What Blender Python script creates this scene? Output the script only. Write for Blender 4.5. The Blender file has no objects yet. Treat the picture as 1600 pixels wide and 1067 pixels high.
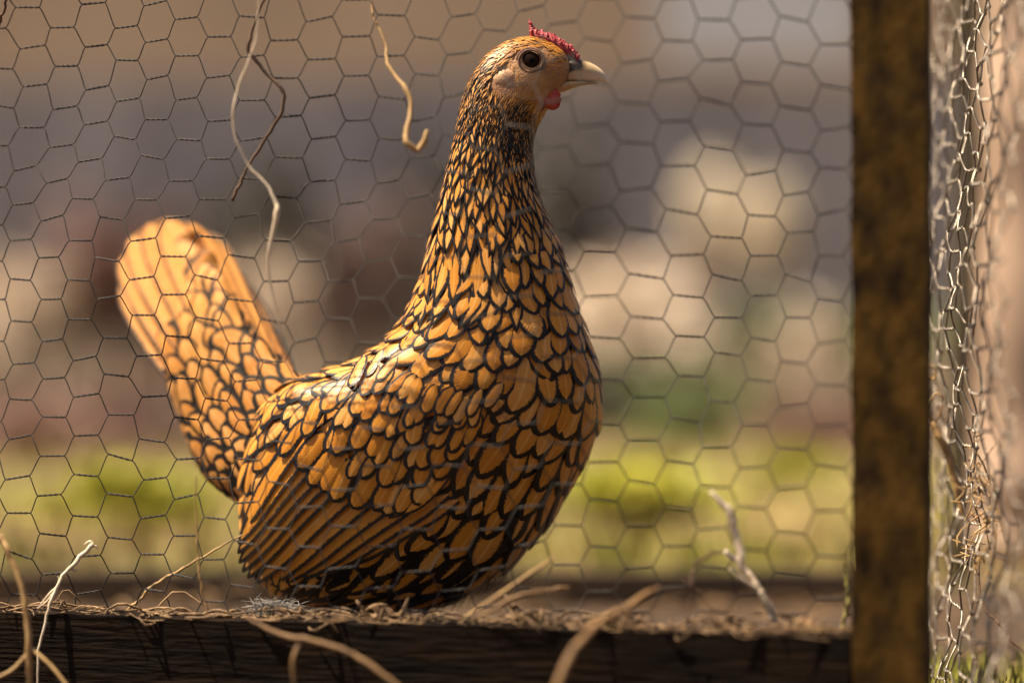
import bpy, math, random
import numpy as np
from mathutils import Vector
random.seed(7); RNG = np.random.default_rng(7)
R = math.radians
C = bpy.context.scene.collection

# ------------------------------------------------------------------ camera, sky, sun, exposure
FPX = 85.0/36.0*1600.0                     # focal length in photo pixels
HY, CZ = 550.0, 0.19                       # horizon line, camera height
cam_d = bpy.data.cameras.new('camera'); cam = bpy.data.objects.new('camera', cam_d); C.objects.link(cam)
cam.location = (0, 0, CZ); cam.rotation_euler = (R(90), 0, 0)
cam_d.lens = 85; cam_d.sensor_width = 36; cam_d.clip_start = 0.05; cam_d.clip_end = 2000
cam_d.shift_y = -(533.5-HY)/1600.0
cam_d.dof.use_dof = True; cam_d.dof.focus_distance = 1.293; cam_d.dof.aperture_fstop = 1.8
cam_d.dof.aperture_blades = 9
bpy.context.scene.camera = cam
SUN_DIR = Vector((-0.42, -0.03, 0.90)).normalized()
world = bpy.data.worlds.new('World'); bpy.context.scene.world = world; world.use_nodes = True
wn = world.node_tree.nodes; wl = world.node_tree.links
sky = wn.new('ShaderNodeTexSky'); sky.sky_type = 'NISHITA'; sky.sun_disc = False
sky.sun_elevation = math.asin(SUN_DIR.z); sky.sun_rotation = math.atan2(SUN_DIR.x, SUN_DIR.y)
sky.dust_density = 6; sky.ozone_density = 0.2; sky.air_density = 0.8
wl.new(sky.outputs[0], wn['Background'].inputs[0]); wn['Background'].inputs[1].default_value = 0.05
sl = bpy.data.lights.new('sun', 'SUN'); so = bpy.data.objects.new('sun', sl); C.objects.link(so)
sl.energy = 5.0; sl.angle = R(0.5); sl.color = (1.0, 0.84, 0.62)
so.rotation_euler = SUN_DIR.to_track_quat('Z', 'Y').to_euler()
sc = bpy.context.scene
sc.view_settings.view_transform = 'Standard'; sc.view_settings.look = 'None'
sc.view_settings.exposure = 1.15; sc.view_settings.gamma = 1
sc.cycles.use_denoising = True; sc.cycles.max_bounces = 6
sc.cycles.sample_clamp_indirect = 4

# ------------------------------------------------------------------ helpers
def at(px, py, Y):
    return np.array([(px-800.0)/FPX*Y, Y, CZ+(HY-py)/FPX*Y])
def atv(px, py, Y):
    px, py, Y = np.broadcast_arrays(np.asarray(px, float), np.asarray(py, float), np.asarray(Y, float))
    return np.stack([(px-800.0)/FPX*Y, Y, CZ+(HY-py)/FPX*Y], -1)
def tag(o, label=None, cat=None, group=None, kind=None):
    if label: o['label'] = label
    if cat: o['category'] = cat
    if group: o['group'] = group
    if kind: o['kind'] = kind
    return o

class MB:
    """collects vertices and faces, links them as one mesh object"""
    def __init__(s): s.v = []; s.f = []; s.n = 0; s.col = []; s.uv = []
    def add(s, verts, faces, col=None, uv=None):
        verts = np.asarray(verts, float).reshape(-1, 3)
        s.v.append(verts); s.f += [tuple(int(i)+s.n for i in f) for f in faces]; s.n += len(verts)
        if col is not None: s.col.append(np.asarray(col, float).reshape(-1, 4))
        if uv is not None: s.uv.append(np.asarray(uv, float).reshape(-1, 2))
    def box(s, lo, hi, M=None):
        lo = np.array(lo, float); hi = np.array(hi, float)
        v = np.array([[(lo, hi)[(i >> k) & 1][k] for k in range(3)] for i in range(8)])
        if M is not None: v = v@np.array(M.to_3x3()).T+np.array(M.translation)
        s.add(v, [(0, 2, 3, 1), (4, 5, 7, 6), (0, 1, 5, 4), (2, 6, 7, 3), (0, 4, 6, 2), (1, 3, 7, 5)])
    def tube(s, pts, rad, sides=6, cap=True):
        pts = np.asarray(pts, float); n = len(pts)
        rad = np.broadcast_to(np.asarray(rad, float), (n,))
        t = np.gradient(pts, axis=0); t /= np.linalg.norm(t, axis=1)[:, None]+1e-12
        ref = np.array([0.31, 0.9, 0.3]) if abs(t[0]@np.array([0.31, .9, .3])) < .85 else np.array([1., 0, 0])
        vs = []
        for i in range(n):
            a = np.cross(t[i], ref); a /= np.linalg.norm(a)+1e-12; b = np.cross(t[i], a); ref = np.cross(a, t[i])
            th = np.arange(sides)*2*math.pi/sides
            vs.append(pts[i]+rad[i]*(np.cos(th)[:, None]*a+np.sin(th)[:, None]*b))
        fs = [(i*sides+k, i*sides+(k+1) % sides, (i+1)*sides+(k+1) % sides, (i+1)*sides+k) for i in range(n-1) for k in range(sides)]
        if cap: fs += [tuple(range(sides))[::-1], tuple(range((n-1)*sides, n*sides))]
        s.add(np.concatenate(vs), fs)
    def build(s, name, mat, parent=None, base=None, smooth=True, link=True):
        v = np.concatenate(s.v) if s.v else np.zeros((0, 3))
        if base is None: base = parent_base(parent) if parent else np.array([v[:, 0].mean(), v[:, 1].mean(), v[:, 2].min()])
        me = bpy.data.meshes.new(name)
        me.from_pydata((v-base).tolist(), [], s.f); me.update()
        if s.uv:
            uvl = me.uv_layers.new(name='UVMap'); uv = np.concatenate(s.uv)
            idx = np.zeros(len(me.loops), int); me.loops.foreach_get('vertex_index', idx)
            uvl.data.foreach_set('uv', uv[idx].ravel())
        if s.col:
            ca = me.attributes.new('fcol', 'FLOAT_COLOR', 'POINT'); ca.data.foreach_set('color', np.concatenate(s.col).ravel())
        if smooth: me.polygons.foreach_set('use_smooth', [True]*len(me.polygons))
        for m in (mat if isinstance(mat, (list, tuple)) else [mat]): me.materials.append(m)
        o = bpy.data.objects.new(name, me); C.objects.link(o)
        o['_b'] = [float(x) for x in base]
        if parent: o.parent = parent
        else: o.location = Vector(base)
        return o
def parent_base(p): return np.array(list(p['_b']))
def empty(name, base):
    o = bpy.data.objects.new(name, None); C.objects.link(o); o.location = Vector(base); o.empty_display_size = .02
    o['_b'] = [float(x) for x in base]; return o
def child_base(o): return parent_base(o)

def crom(P, u):
    """Catmull-Rom interpolation of the rows of P at parameters u (0..len-1)"""
    P = np.asarray(P, float); n = len(P); u = np.clip(np.asarray(u, float), 0, n-1-1e-9)
    i = np.floor(u).astype(int); f = (u-i)[..., None]
    g = lambda k: P[np.clip(k, 0, n-1)]
    p0 = np.where((i == 0)[..., None], 2*g(i)-g(i+1), g(i-1)); p1 = g(i); p2 = g(i+1)
    p3 = np.where((i+2 > n-1)[..., None], 2*g(i+1)-g(i), g(i+2))
    return 0.5*((2*p1)+(-p0+p2)*f+(2*p0-5*p1+4*p2-p3)*f*f+(-p0+3*p1-3*p2+p3)*f**3)
def smooth_path(P, n=24): return crom(P, np.linspace(0, len(P)-1, n))

# ------------------------------------------------------------------ materials
def new_mat(name):
    m = bpy.data.materials.new(name); m.use_nodes = True
    return m, m.node_tree.nodes, m.node_tree.links, m.node_tree.nodes['Principled BSDF']
def noise_mat(name, c1, c2, scale=8, rough=.8, detail=6, bump=.3, bscale=None, metal=0, stretch=(1, 1, 1), contrast=(.3, .7), dist=.002, coord='Object'):
    m, N, L, B = new_mat(name)
    tc = N.new('ShaderNodeTexCoord'); mp = N.new('ShaderNodeMapping'); mp.inputs['Scale'].default_value = stretch
    L.new(tc.outputs[coord], mp.inputs[0])
    nz = N.new('ShaderNodeTexNoise'); nz.inputs['Scale'].default_value = scale; nz.inputs['Detail'].default_value = detail
    L.new(mp.outputs[0], nz.inputs['Vector'])
    cr = N.new('ShaderNodeValToRGB'); cr.color_ramp.elements[0].position = contrast[0]; cr.color_ramp.elements[1].position = contrast[1]
    cr.color_ramp.elements[0].color = (*c1, 1); cr.color_ramp.elements[1].color = (*c2, 1)
    L.new(nz.outputs[0], cr.inputs[0]); L.new(cr.outputs[0], B.inputs['Base Color'])
    B.inputs['Roughness'].default_value = rough; B.inputs['Metallic'].default_value = metal
    if bump:
        n2 = N.new('ShaderNodeTexNoise'); n2.inputs['Scale'].default_value = bscale or scale*4; n2.inputs['Detail'].default_value = 5
        L.new(mp.outputs[0], n2.inputs['Vector'])
        b = N.new('ShaderNodeBump'); b.inputs['Strength'].default_value = bump; b.inputs['Distance'].default_value = dist
        L.new(n2.outputs[0], b.inputs['Height']); L.new(b.outputs[0], B.inputs['Normal'])
    return m

def feather_mat():
    m, N, L, B = new_mat('laced_feather')
    at_ = N.new('ShaderNodeAttribute'); at_.attribute_name = 'fcol'
    sp = N.new('ShaderNodeSeparateColor'); L.new(at_.outputs['Color'], sp.inputs[0])
    uv = N.new('ShaderNodeUVMap'); uv.uv_map = 'UVMap'; su = N.new('ShaderNodeSeparateXYZ'); L.new(uv.outputs[0], su.inputs[0])
    tc = N.new('ShaderNodeTexCoord')
    nz = N.new('ShaderNodeTexNoise'); nz.inputs['Scale'].default_value = 900; nz.inputs['Detail'].default_value = 2; L.new(tc.outputs['Object'], nz.inputs['Vector'])
    def math_(op, a, b=None, c=None, clamp=False):
        n = N.new('ShaderNodeMath'); n.operation = op; n.use_clamp = clamp
        for i, x in enumerate((a, b, c)):
            if x is None: continue
            if isinstance(x, (int, float)): n.inputs[i].default_value = x
            else: L.new(x, n.inputs[i])
        return n.outputs[0]
    # edge: 0 at outline, 1 at the inner rim of the lace, 2 at the shaft
    e = math_('MULTIPLY_ADD', nz.outputs[0], .6, math_('SUBTRACT', sp.outputs[0], .3))
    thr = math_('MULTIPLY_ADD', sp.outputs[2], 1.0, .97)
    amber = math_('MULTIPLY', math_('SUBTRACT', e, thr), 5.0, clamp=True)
    # barb streaks running out and down from the shaft
    au = math_('ABSOLUTE', su.outputs[0])
    ph = math_('SUBTRACT', math_('MULTIPLY', su.outputs[1], 70.0), math_('MULTIPLY', au, 26.0))
    st = math_('MULTIPLY_ADD', math_('SINE', ph), .5, .5)
    n3 = N.new('ShaderNodeTexNoise'); n3.inputs['Scale'].default_value = 160; L.new(tc.outputs['Object'], n3.inputs['Vector'])
    ramp = N.new('ShaderNodeValToRGB'); r = ramp.color_ramp
    r.elements[0].position = 0; r.elements[0].color = (.48, .15, .006, 1)
    r.elements[1].position = 1; r.elements[1].color = (.86, .47, .15, 1)
    q = r.elements.new(.5); q.color = (.67, .265, .020, 1)
    shaft = math_('MULTIPLY', math_('SUBTRACT', 1.0, math_('MULTIPLY', au, 9.0), clamp=True), .35)
    tone = math_('ADD', math_('ADD', math_('MULTIPLY', sp.outputs[1], .75), math_('MULTIPLY', n3.outputs[0], .35)), math_('ADD', math_('MULTIPLY', st, .03), shaft))
    L.new(math_('SUBTRACT', tone, .1), ramp.inputs[0])
    mx = N.new('ShaderNodeMix'); mx.data_type = 'RGBA'; L.new(amber, mx.inputs[0])
    mx.inputs[6].default_value = (.008, .005, .004, 1); L.new(ramp.outputs[0], mx.inputs[7]); L.new(mx.outputs[2], B.inputs['Base Color'])
    B.inputs['Roughness'].default_value = .40; B.inputs['Specular IOR Level'].default_value = .5
    B.inputs['Sheen Weight'].default_value = .06; B.inputs['Sheen Roughness'].default_value = .4
    bp = N.new('ShaderNodeBump'); bp.inputs['Strength'].default_value = .10; bp.inputs['Distance'].default_value = .0006
    L.new(st, bp.inputs['Height']); L.new(bp.outputs[0], B.inputs['Normal'])
    tr = N.new('ShaderNodeBsdfTranslucent'); L.new(mx.outputs[2], tr.inputs[0]); ms = N.new('ShaderNodeMixShader'); ms.inputs[0].default_value = .07
    L.new(B.outputs[0], ms.inputs[1]); L.new(tr.outputs[0], ms.inputs[2]); L.new(ms.outputs[0], N['Material Output'].inputs[0])
    return m
M = {}
M['feather'] = feather_mat()
M['tail_feather'] = feather_mat(); M['tail_feather'].name = 'matt_tail_feather'
M['tail_feather'].node_tree.nodes['Principled BSDF'].inputs['Roughness'].default_value = .62; M['tail_feather'].node_tree.nodes['Principled BSDF'].inputs['Specular IOR Level'].default_value = .2
for e_, c_ in zip([n for n in M['tail_feather'].node_tree.nodes if n.type == 'VALTORGB'][0].color_ramp.elements, ((.40, .13, .015), (.57, .25, .055), (.70, .38, .15))): e_.color = (*c_, 1)
M['down'] = noise_mat('dark_down', (.012, .009, .008), (.05, .028, .012), 60, .9)
def skin_mat():
    m = noise_mat('face_skin', (.36, .17, .08), (.56, .32, .16), 90, .55, bump=.6, bscale=900, dist=.0008, contrast=(.35, .68)); return m
M['skin'] = skin_mat()
M['eyelid'] = noise_mat('eyelid_skin', (.10, .05, .035), (.24, .13, .08), 200, .85, bump=.6, bscale=1500, dist=.0006)
M['earlobe'] = noise_mat('earlobe_skin', (.46, .25, .13), (.64, .40, .23), 150, .5, bump=.5, bscale=900, dist=.0006)
M['comb'] = noise_mat('comb_red', (.16, .008, .012), (.50, .05, .06), 500, .42, bump=.8, bscale=1400, dist=.0008)
M['wattle'] = noise_mat('wattle_red', (.28, .014, .008), (.50, .06, .02), 120, .4, bump=.5, bscale=900, dist=.0006)
for k in ('skin', 'earlobe', 'comb', 'wattle'):
    b = M[k].node_tree.nodes['Principled BSDF']; b.inputs['Subsurface Weight'].default_value = .15; b.inputs['Subsurface Radius'].default_value = (.004, .0015, .001); b.inputs['Subsurface Scale'].default_value = .5
def beak_mat():
    m, N, L, B = new_mat('beak_horn')
    tc = N.new('ShaderNodeTexCoord'); s = N.new('ShaderNodeSeparateXYZ'); L.new(tc.outputs['UV'], s.inputs[0])
    nz = N.new('ShaderNodeTexNoise'); nz.inputs['Scale'].default_value = 120; L.new(tc.outputs['Object'], nz.inputs['Vector'])
    ad = N.new('ShaderNodeMath'); ad.operation = 'MULTIPLY_ADD'; L.new(nz.outputs[0], ad.inputs[0]); ad.inputs[1].default_value = .12; L.new(s.outputs[0], ad.inputs[2])
    r = N.new('ShaderNodeValToRGB'); L.new(ad.outputs[0], r.inputs[0]); e = r.color_ramp.elements
    e[0].position = .50; e[0].color = (.03, .02, .018, 1); e[1].position = 1; e[1].color = (.80, .64, .46, 1)
    x = e.new(.60); x.color = (.52, .36, .19, 1)
    L.new(r.outputs[0], B.inputs['Base Color']); B.inputs['Roughness'].default_value = .32
    return m
M['beak'] = beak_mat()
M['beak_low'] = noise_mat('lower_beak_horn', (.38, .22, .08), (.62, .42, .2), 60, .35, bump=0)
M['eye'] = noise_mat('eye_brown', (.010, .005, .003), (.028, .012, .006), 300, .08, bump=0)
M['eye'].node_tree.nodes['Principled BSDF'].inputs['Specular IOR Level'].default_value = .12
M['pupil'] = noise_mat('pupil_black', (.002, .002, .002), (.003, .003, .003), 10, .05, bump=0)
for k, q_ in (('pupil', .10), ('eye', .10)): M[k].node_tree.nodes['Principled BSDF'].inputs['Specular IOR Level'].default_value = q_; M[k].node_tree.nodes['Principled BSDF'].inputs['Roughness'].default_value = .12
M['leg'] = noise_mat('leg_scale', (.10, .10, .12), (.2, .19, .2), 300, .6)
M['wire'] = noise_mat('backlit_wire', (.016, .013, .012), (.06, .052, .048), 120, .75, bump=.4, bscale=2000, dist=.0002, metal=.2)  # front netting darkened in the colour to read as backlit
M['sunlit_wire'] = noise_mat('sunlit_galvanised_wire', (.12, .09, .07), (.38, .33, .27), 150, .36, bump=.3, bscale=2000, dist=.0002, metal=.55)  # brighter wire copy, sunlight on the side netting put into the colour
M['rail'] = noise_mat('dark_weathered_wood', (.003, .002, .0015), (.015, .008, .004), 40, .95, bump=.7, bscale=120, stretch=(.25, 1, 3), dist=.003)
M['post'] = noise_mat('brown_stained_post', (.013, .0065, .002), (.115, .060, .010), 55, .85, bump=.4, bscale=120, stretch=(1.3, 1.3, .75), dist=.002, contrast=(.33, .75))
for k in ('rail', 'post'): M[k].node_tree.nodes['Principled BSDF'].inputs['Specular IOR Level'].default_value = .12
M['straw'] = noise_mat('dry_straw', (.26, .14, .05), (.50, .32, .13), 120, .6, bump=.4, bscale=800, dist=.0004)
M['shaded_straw'] = noise_mat('shaded_straw', (.10, .05, .018), (.24, .13, .045), 120, .7, bump=.4, bscale=800, dist=.0004)  # darker straw copy, shade in front of the rail put into the colour
M['pale_straw'] = noise_mat('pale_straw', (.55, .42, .28), (.78, .66, .5), 120, .5, bump=.3, bscale=800, dist=.0003)
M['twig'] = noise_mat('dark_twig', (.05, .025, .015), (.16, .09, .05), 200, .8)
M['chaff'] = noise_mat('chaff', (.05, .026, .012), (.34, .21, .10), 110, .8)

# ------------------------------------------------------------------ the setting
def lawn_mat():
    m, N, L, B = new_mat('ground_grass_and_soil')
    tc = N.new('ShaderNodeTexCoord'); s = N.new('ShaderNodeSeparateXYZ'); L.new(tc.outputs['Object'], s.inputs[0])
    n1 = N.new('ShaderNodeTexNoise'); n1.inputs['Scale'].default_value = 2.1; n1.inputs['Detail'].default_value = 4; L.new(tc.outputs['Object'], n1.inputs['Vector'])
    r1 = N.new('ShaderNodeValToRGB'); L.new(n1.outputs[0], r1.inputs[0]); e = r1.color_ramp.elements
    e[0].position = .36; e[0].color = (.13, .13, .02, 1); e[1].position = .58; e[1].color = (.32, .22, .10, 1); x = e.new(.46); x.color = (.22, .20, .03, 1)
    n2 = N.new('ShaderNodeTexNoise'); n2.inputs['Scale'].default_value = 40; n2.inputs['Detail'].default_value = 8; L.new(tc.outputs['Object'], n2.inputs['Vector'])
    r2 = N.new('ShaderNodeValToRGB'); L.new(n2.outputs[0], r2.inputs[0]); e = r2.color_ramp.elements
    e[0].position = .35; e[0].color = (.022, .012, .006, 1); e[1].position = .7; e[1].color = (.075, .042, .02, 1)
    mr = N.new('ShaderNodeMapRange'); L.new(s.outputs[1], mr.inputs[0]); mr.inputs[1].default_value = 1.9; mr.inputs[2].default_value = 2.3
    mx = N.new('ShaderNodeMix'); mx.data_type = 'RGBA'; L.new(mr.outputs[0], mx.inputs[0]); L.new(r2.outputs[0], mx.inputs[6]); L.new(r1.outputs[0], mx.inputs[7])
    m2 = N.new('ShaderNodeMapRange'); L.new(s.outputs[1], m2.inputs[0]); m2.inputs[1].default_value = 2.6; m2.inputs[2].default_value = 6.8
    r3 = N.new('ShaderNodeValToRGB'); L.new(n1.outputs[0], r3.inputs[0]); e = r3.color_ramp.elements
    e[0].position = .4; e[0].color = (.11, .085, .045, 1); e[1].position = .65; e[1].color = (.24, .18, .11, 1)
    mx3 = N.new('ShaderNodeMix'); mx3.data_type = 'RGBA'; L.new(m2.outputs[0], mx3.inputs[0]); L.new(mx.outputs[2], mx3.inputs[6]); L.new(r3.outputs[0], mx3.inputs[7])
    L.new(mx3.outputs[2], B.inputs['Base Color']); B.inputs['Roughness'].default_value = .95
    b = N.new('ShaderNodeBump'); b.inputs['Distance'].default_value = .01; L.new(n2.outputs[0], b.inputs['Height']); L.new(b.outputs[0], B.inputs['Normal'])
    return m
g = MB(); g.add([(-400, -60, 0), (400, -60, 0), (400, 900, 0), (-400, 900, 0)], [(0, 1, 2, 3)])
tag(g.build('ground', lawn_mat(), base=np.zeros(3), smooth=False), kind='structure')

# the lawn: short blades over the part that is seen
M['grass'] = noise_mat('lawn_blade', (.20, .20, .014), (.28, .20, .10), 3.2, .7, bump=0, contrast=(.40, .56))
def blades(n, xr, yr, hr, lean=.5, w=.0028, z0=0.0, fall=1.0):
    mb = MB(); X = RNG.uniform(0, 1, n); Yv = yr[0]+(yr[1]-yr[0])*RNG.uniform(0, 1, n)**fall
    V = []; F = []
    for i in range(n):
        y = Yv[i]; x = xr(y)[0]+(xr(y)[1]-xr(y)[0])*X[i]; h = random.uniform(*hr); a = random.uniform(0, 6.28); ww = w*random.uniform(.6, 1.3)
        d = np.array([math.cos(a), math.sin(a)]); q = np.array([-d[1], d[0]])*ww; l = random.uniform(.1, lean)*h
        k = 5*i
        V += [(x-q[0], y-q[1], z0), (x+q[0], y+q[1], z0), (x-q[0]*.7+d[0]*l*.4, y-q[1]*.7+d[1]*l*.4, z0+h*.6), (x+q[0]*.7+d[0]*l*.4, y+q[1]*.7+d[1]*l*.4, z0+h*.6), (x+d[0]*l, y+d[1]*l, z0+h)]
        F += [(k, k+1, k+3, k+2), (k+2, k+3, k+4)]
    mb.add(V, F); return mb
lawn = blades(8000, lambda y: (-.30*y-.3, .30*y+.3), (2.1, 7.6), (.012, .045), w=.003, fall=1.9)
tag(lawn.build('lawn_grass', M['grass'], base=np.array([0, 2.1, 0])), kind='stuff', label='short yellow green lawn grass behind the pen', cat='grass')
M['dry_grass'] = noise_mat('dry_grass_blade', (.19, .145, .10), (.40, .31, .23), 1.8, .7, bump=0)
dry = blades(2600, lambda y: (-.26*y-.1, .26*y+.1), (5.2, 8.6), (.06, .28), w=.006)
tag(dry.build('dry_grass', M['dry_grass'], base=np.array([0, 5.0, 0])), kind='stuff', label='tall pale dry grass between the lawn and the board fence', cat='grass')
moss = blades(700, lambda y: (.225, .32), (1.15, 1.45), (.008, .022), w=.0012, z0=.0)
tag(moss.build('moss_grass', M['grass'], base=np.array([.27, 1.3, 0])), kind='stuff', label='low mossy grass at the foot of the side netting', cat='grass')

# far fence in shade
def board_fence(name, Y, x0, x1, top, bw, mat, gap=.006):
    root = empty(name, (0.5*(x0+x1), Y, 0)); x = x0; k = 0
    f = MB()
    while x < x1:
        w = bw*random.uniform(.92, 1.05); f.box((x, Y, 0.02), (x+w-gap, Y+.018, top+random.uniform(-.012, .012))); x += w
    f.build('board_panel', mat, root, smooth=False)
    for z in (top*.25, top*.8):
        r_ = MB(); r_.box((x0, Y+.0205, z-.04), (x1, Y+.06, z+.04)); r_.build('rail', mat, root, smooth=False)
    return root
M['fence'] = noise_mat('grey_fence_wood', (.21, .195, .215), (.38, .35, .37), 2.2, .9, stretch=(1.6, 1, .5), bump=.4)
f1 = board_fence('board_fence', 9.0, -3.2, 3.2, 1.20, .14, M['fence'])
tag(f1, 'weathered grey board fence across the back of the garden', 'fence')
M['render'] = noise_mat('tan_render', (.50, .38, .27), (.66, .51, .37), .8, .9, bump=.2)
M['window'] = noise_mat('pale_window', (.72, .76, .82), (.85, .87, .9), .5, .2, bump=0)
M['roof'] = noise_mat('roof_slate', (.1, .07, .06), (.2, .15, .12), 3, .8)
M['white_paint'] = noise_mat('white_paint', (.7, .68, .64), (.8, .79, .77), 3, .5, bump=0)
h = empty('house', (0, 15.5, 0))
w = MB(); w.box((-5.5, 15, 0), (5.0, 20, 4.6)); w.build('wall', M['render'], h, smooth=False)
w = MB(); w.add([(-5.8, 14.7, 4.6), (5.3, 14.7, 4.6), (5.3, 20.3, 4.6), (-5.8, 20.3, 4.6), (-5.8, 17.5, 6.6), (5.3, 17.5, 6.6)], [(0, 1, 5, 4), (2, 3, 4, 5), (0, 4, 3), (1, 2, 5), (3, 2, 1, 0)]); w.build('roof', M['roof'], h, smooth=False)
for (a0, a1, z0, z1) in ((.95, 2.15, 2.05, 3.2), (-4.4, -3.4, 2.4, 3.4)):
    fr = MB()
    for q in (((a0-.08, z0-.08), (a1+.08, z0)), ((a0-.08, z1), (a1+.08, z1+.08)), ((a0-.08, z0), (a0, z1)), ((a1, z0), (a1+.08, z1))):
        fr.box((q[0][0], 14.94, q[0][1]), (q[1][0], 14.998, q[1][1]))
    fo = fr.build('window', M['white_paint'], h, smooth=False)
    p = MB(); p.box((a0+.002, 14.96, z0+.002), (a1-.002, 14.99, z1-.002)); p.build('pane', M['window'], fo, base=child_base(fo), smooth=False)
tag(h, 'tan rendered house beyond the fence', 'house')

# shrubs, boulders, highlight stand-ins: real sizes, far out of focus
def shrub(px, Y, half_w, height, mat, label, n=900, leaf=.028, name='shrub', dens=1.0, pale=None, group=None):
    x = (px-800)/FPX*Y; root = empty(name, (x, Y, 0)); s = MB()
    for k in range(6):
        a = k*1.05; top = (x+math.cos(a)*half_w*.5, Y+math.sin(a)*half_w*.4, height*.7)
        s.tube(smooth_path([(x+.02*math.cos(a), Y+.02*math.sin(a), 0), (x+math.cos(a)*half_w*.2, Y+math.sin(a)*half_w*.2, height*.35), top], 6), [.012, .01, .009, .007, .005, .003], 5)
    s.build('stem', M['twig'], root)
    c = MB(); V = []; F = []
    cl = [(random.gauss(0, .5), random.gauss(0, .45), random.uniform(.25, .95)) for _ in range(14)]
    for i in range(int(n*dens)):
        q = random.choice(cl); p = np.array([x+half_w*(q[0]+random.gauss(0, .22)), Y+half_w*(q[1]+random.gauss(0, .22)), max(.02, height*(q[2]+random.gauss(0, .13)))])
        d = np.array([random.gauss(0, 1), random.gauss(0, 1), random.gauss(0, .7)]); d /= np.linalg.norm(d)
        e = np.cross(d, [random.gauss(0, 1), random.gauss(0, 1), 1]); e /= np.linalg.norm(e); l = leaf*random.uniform(.6, 1.3); k = 4*i
        V += [p-d*l, p+e*l*.45, p+d*l, p-e*l*.45]; F.append((k, k+1, k+2, k+3))
    c.add(V, F); c.build('foliage', mat, root)
    return tag(root, label, 'shrub', group)
M['leaf_green'] = noise_mat('leaf_green', (.06, .085, .02), (.15, .18, .04), 3, .6, bump=0)
M['leaf_dark'] = noise_mat('leaf_dark', (.05, .045, .04), (.12, .10, .08), 3, .7, bump=0)
M['leaf_red'] = noise_mat('leaf_russet', (.12, .06, .05), (.24, .13, .10), 3, .7, bump=0)
M['leaf_sunlit'] = noise_mat('leaf_sunlit_green', (.30, .32, .02), (.52, .48, .05), 3, .6, bump=0)  # brighter leaf colour stands for sunlit clumps of grass
M['blossom'] = noise_mat('pale_blossom', (.66, .54, .42), (.82, .72, .6), 3, .7, bump=0)
shrub(400, 8.3, .26, .85, M['leaf_dark'], 'dark leafless looking shrub behind the tail of the hen', 1600, .05, 'garden_shrub')
shrub(110, 8.2, .38, .62, M['leaf_red'], 'russet shrub against the fence at the far left', 1600, .05, 'garden_shrub')
shrub(560, 8.4, .3, .60, M['leaf_red'], 'russet shrub in the gap between the tail and the neck of the hen', 1300, .045, 'garden_shrub')
shrub(990, 5.2, .13, .15, M['leaf_dark'], 'small dark green shrub just right of the breast of the hen', 900, .02, 'garden_shrub')
shrub(1090, 5.6, .24, .15, M['leaf_green'], 'low green shrub in front of the pale blossom bush', 2200, .03, 'garden_shrub')
shrub(225, 5.8, .22, .10, M['leaf_red'], 'low brown shrub on the lawn under the tail of the hen', 900, .03, 'garden_shrub')
shrub(968, 7.4, .22, .36, M['blossom'], 'pale beige blossom bush beside the breast of the hen', 2600, .045, 'blossom_bush')
shrub(20, 7.8, .13, .42, M['blossom'], 'pale beige blossom bush at the left edge of the photo', 1000, .035, 'blossom_bush')
shrub(420, 7.7, .12, .40, M['blossom'], 'small pale beige bush just right of the tail of the hen', 650, .035, 'blossom_bush')
shrub(1265, 6.8, .12, .27, M['blossom'], 'small pale bush beside the corner post', 800, .03, 'blossom_bush')

shrub(208, 2.55, .055, .06, M['leaf_sunlit'], 'tuft coloured sunlit yellow green on the lawn below the tail of the hen', 700, .016, 'grass_tuft')
shrub(985, 2.6, .085, .06, M['leaf_sunlit'], 'tuft coloured sunlit yellow green on the lawn right of the hen', 900, .016, 'grass_tuft')
shrub(1230, 3.4, .05, .04, M['leaf_sunlit'], 'tuft coloured sunlit yellow green on the lawn beside the corner post', 600, .016, 'grass_tuft')
shrub(905, 8.0, .12, .40, M['blossom'], 'pale bush right behind the breast of the hen', 500, .04, 'blossom_bush')
shrub(80, 5.2, .30, .09, M['leaf_red'], 'low brown plant on the lawn at the left edge of the photo', 900, .03, 'garden_shrub')
shrub(1190, 8.0, .45, .30, M['leaf_green'], 'wide olive green shrub below the pale highlight stand-ins', 1400, .04, 'garden_shrub')
shrub(820, 8.3, .35, 1.0, M['leaf_dark'], 'tall dark shrub right behind the neck of the hen', 900, .05, 'garden_shrub')
shrub(50, 4.2, .17, .085, M['leaf_red'], 'low brown plant on the near lawn at the left edge of the photo', 900, .02, 'garden_shrub')
shrub(285, 4.5, .15, .08, M['leaf_dark'], 'low dark plant on the lawn behind the lower tail of the hen', 800, .02, 'garden_shrub')
shrub(1300, 4.4, .13, .09, M['leaf_red'], 'low brown plant on the lawn beside the corner post', 700, .02, 'garden_shrub')
shrub(1110, 4.7, .12, .13, M['leaf_green'], 'small round green plant on the lawn below the two pale highlight stand-ins', 900, .018, 'garden_shrub')
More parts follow.
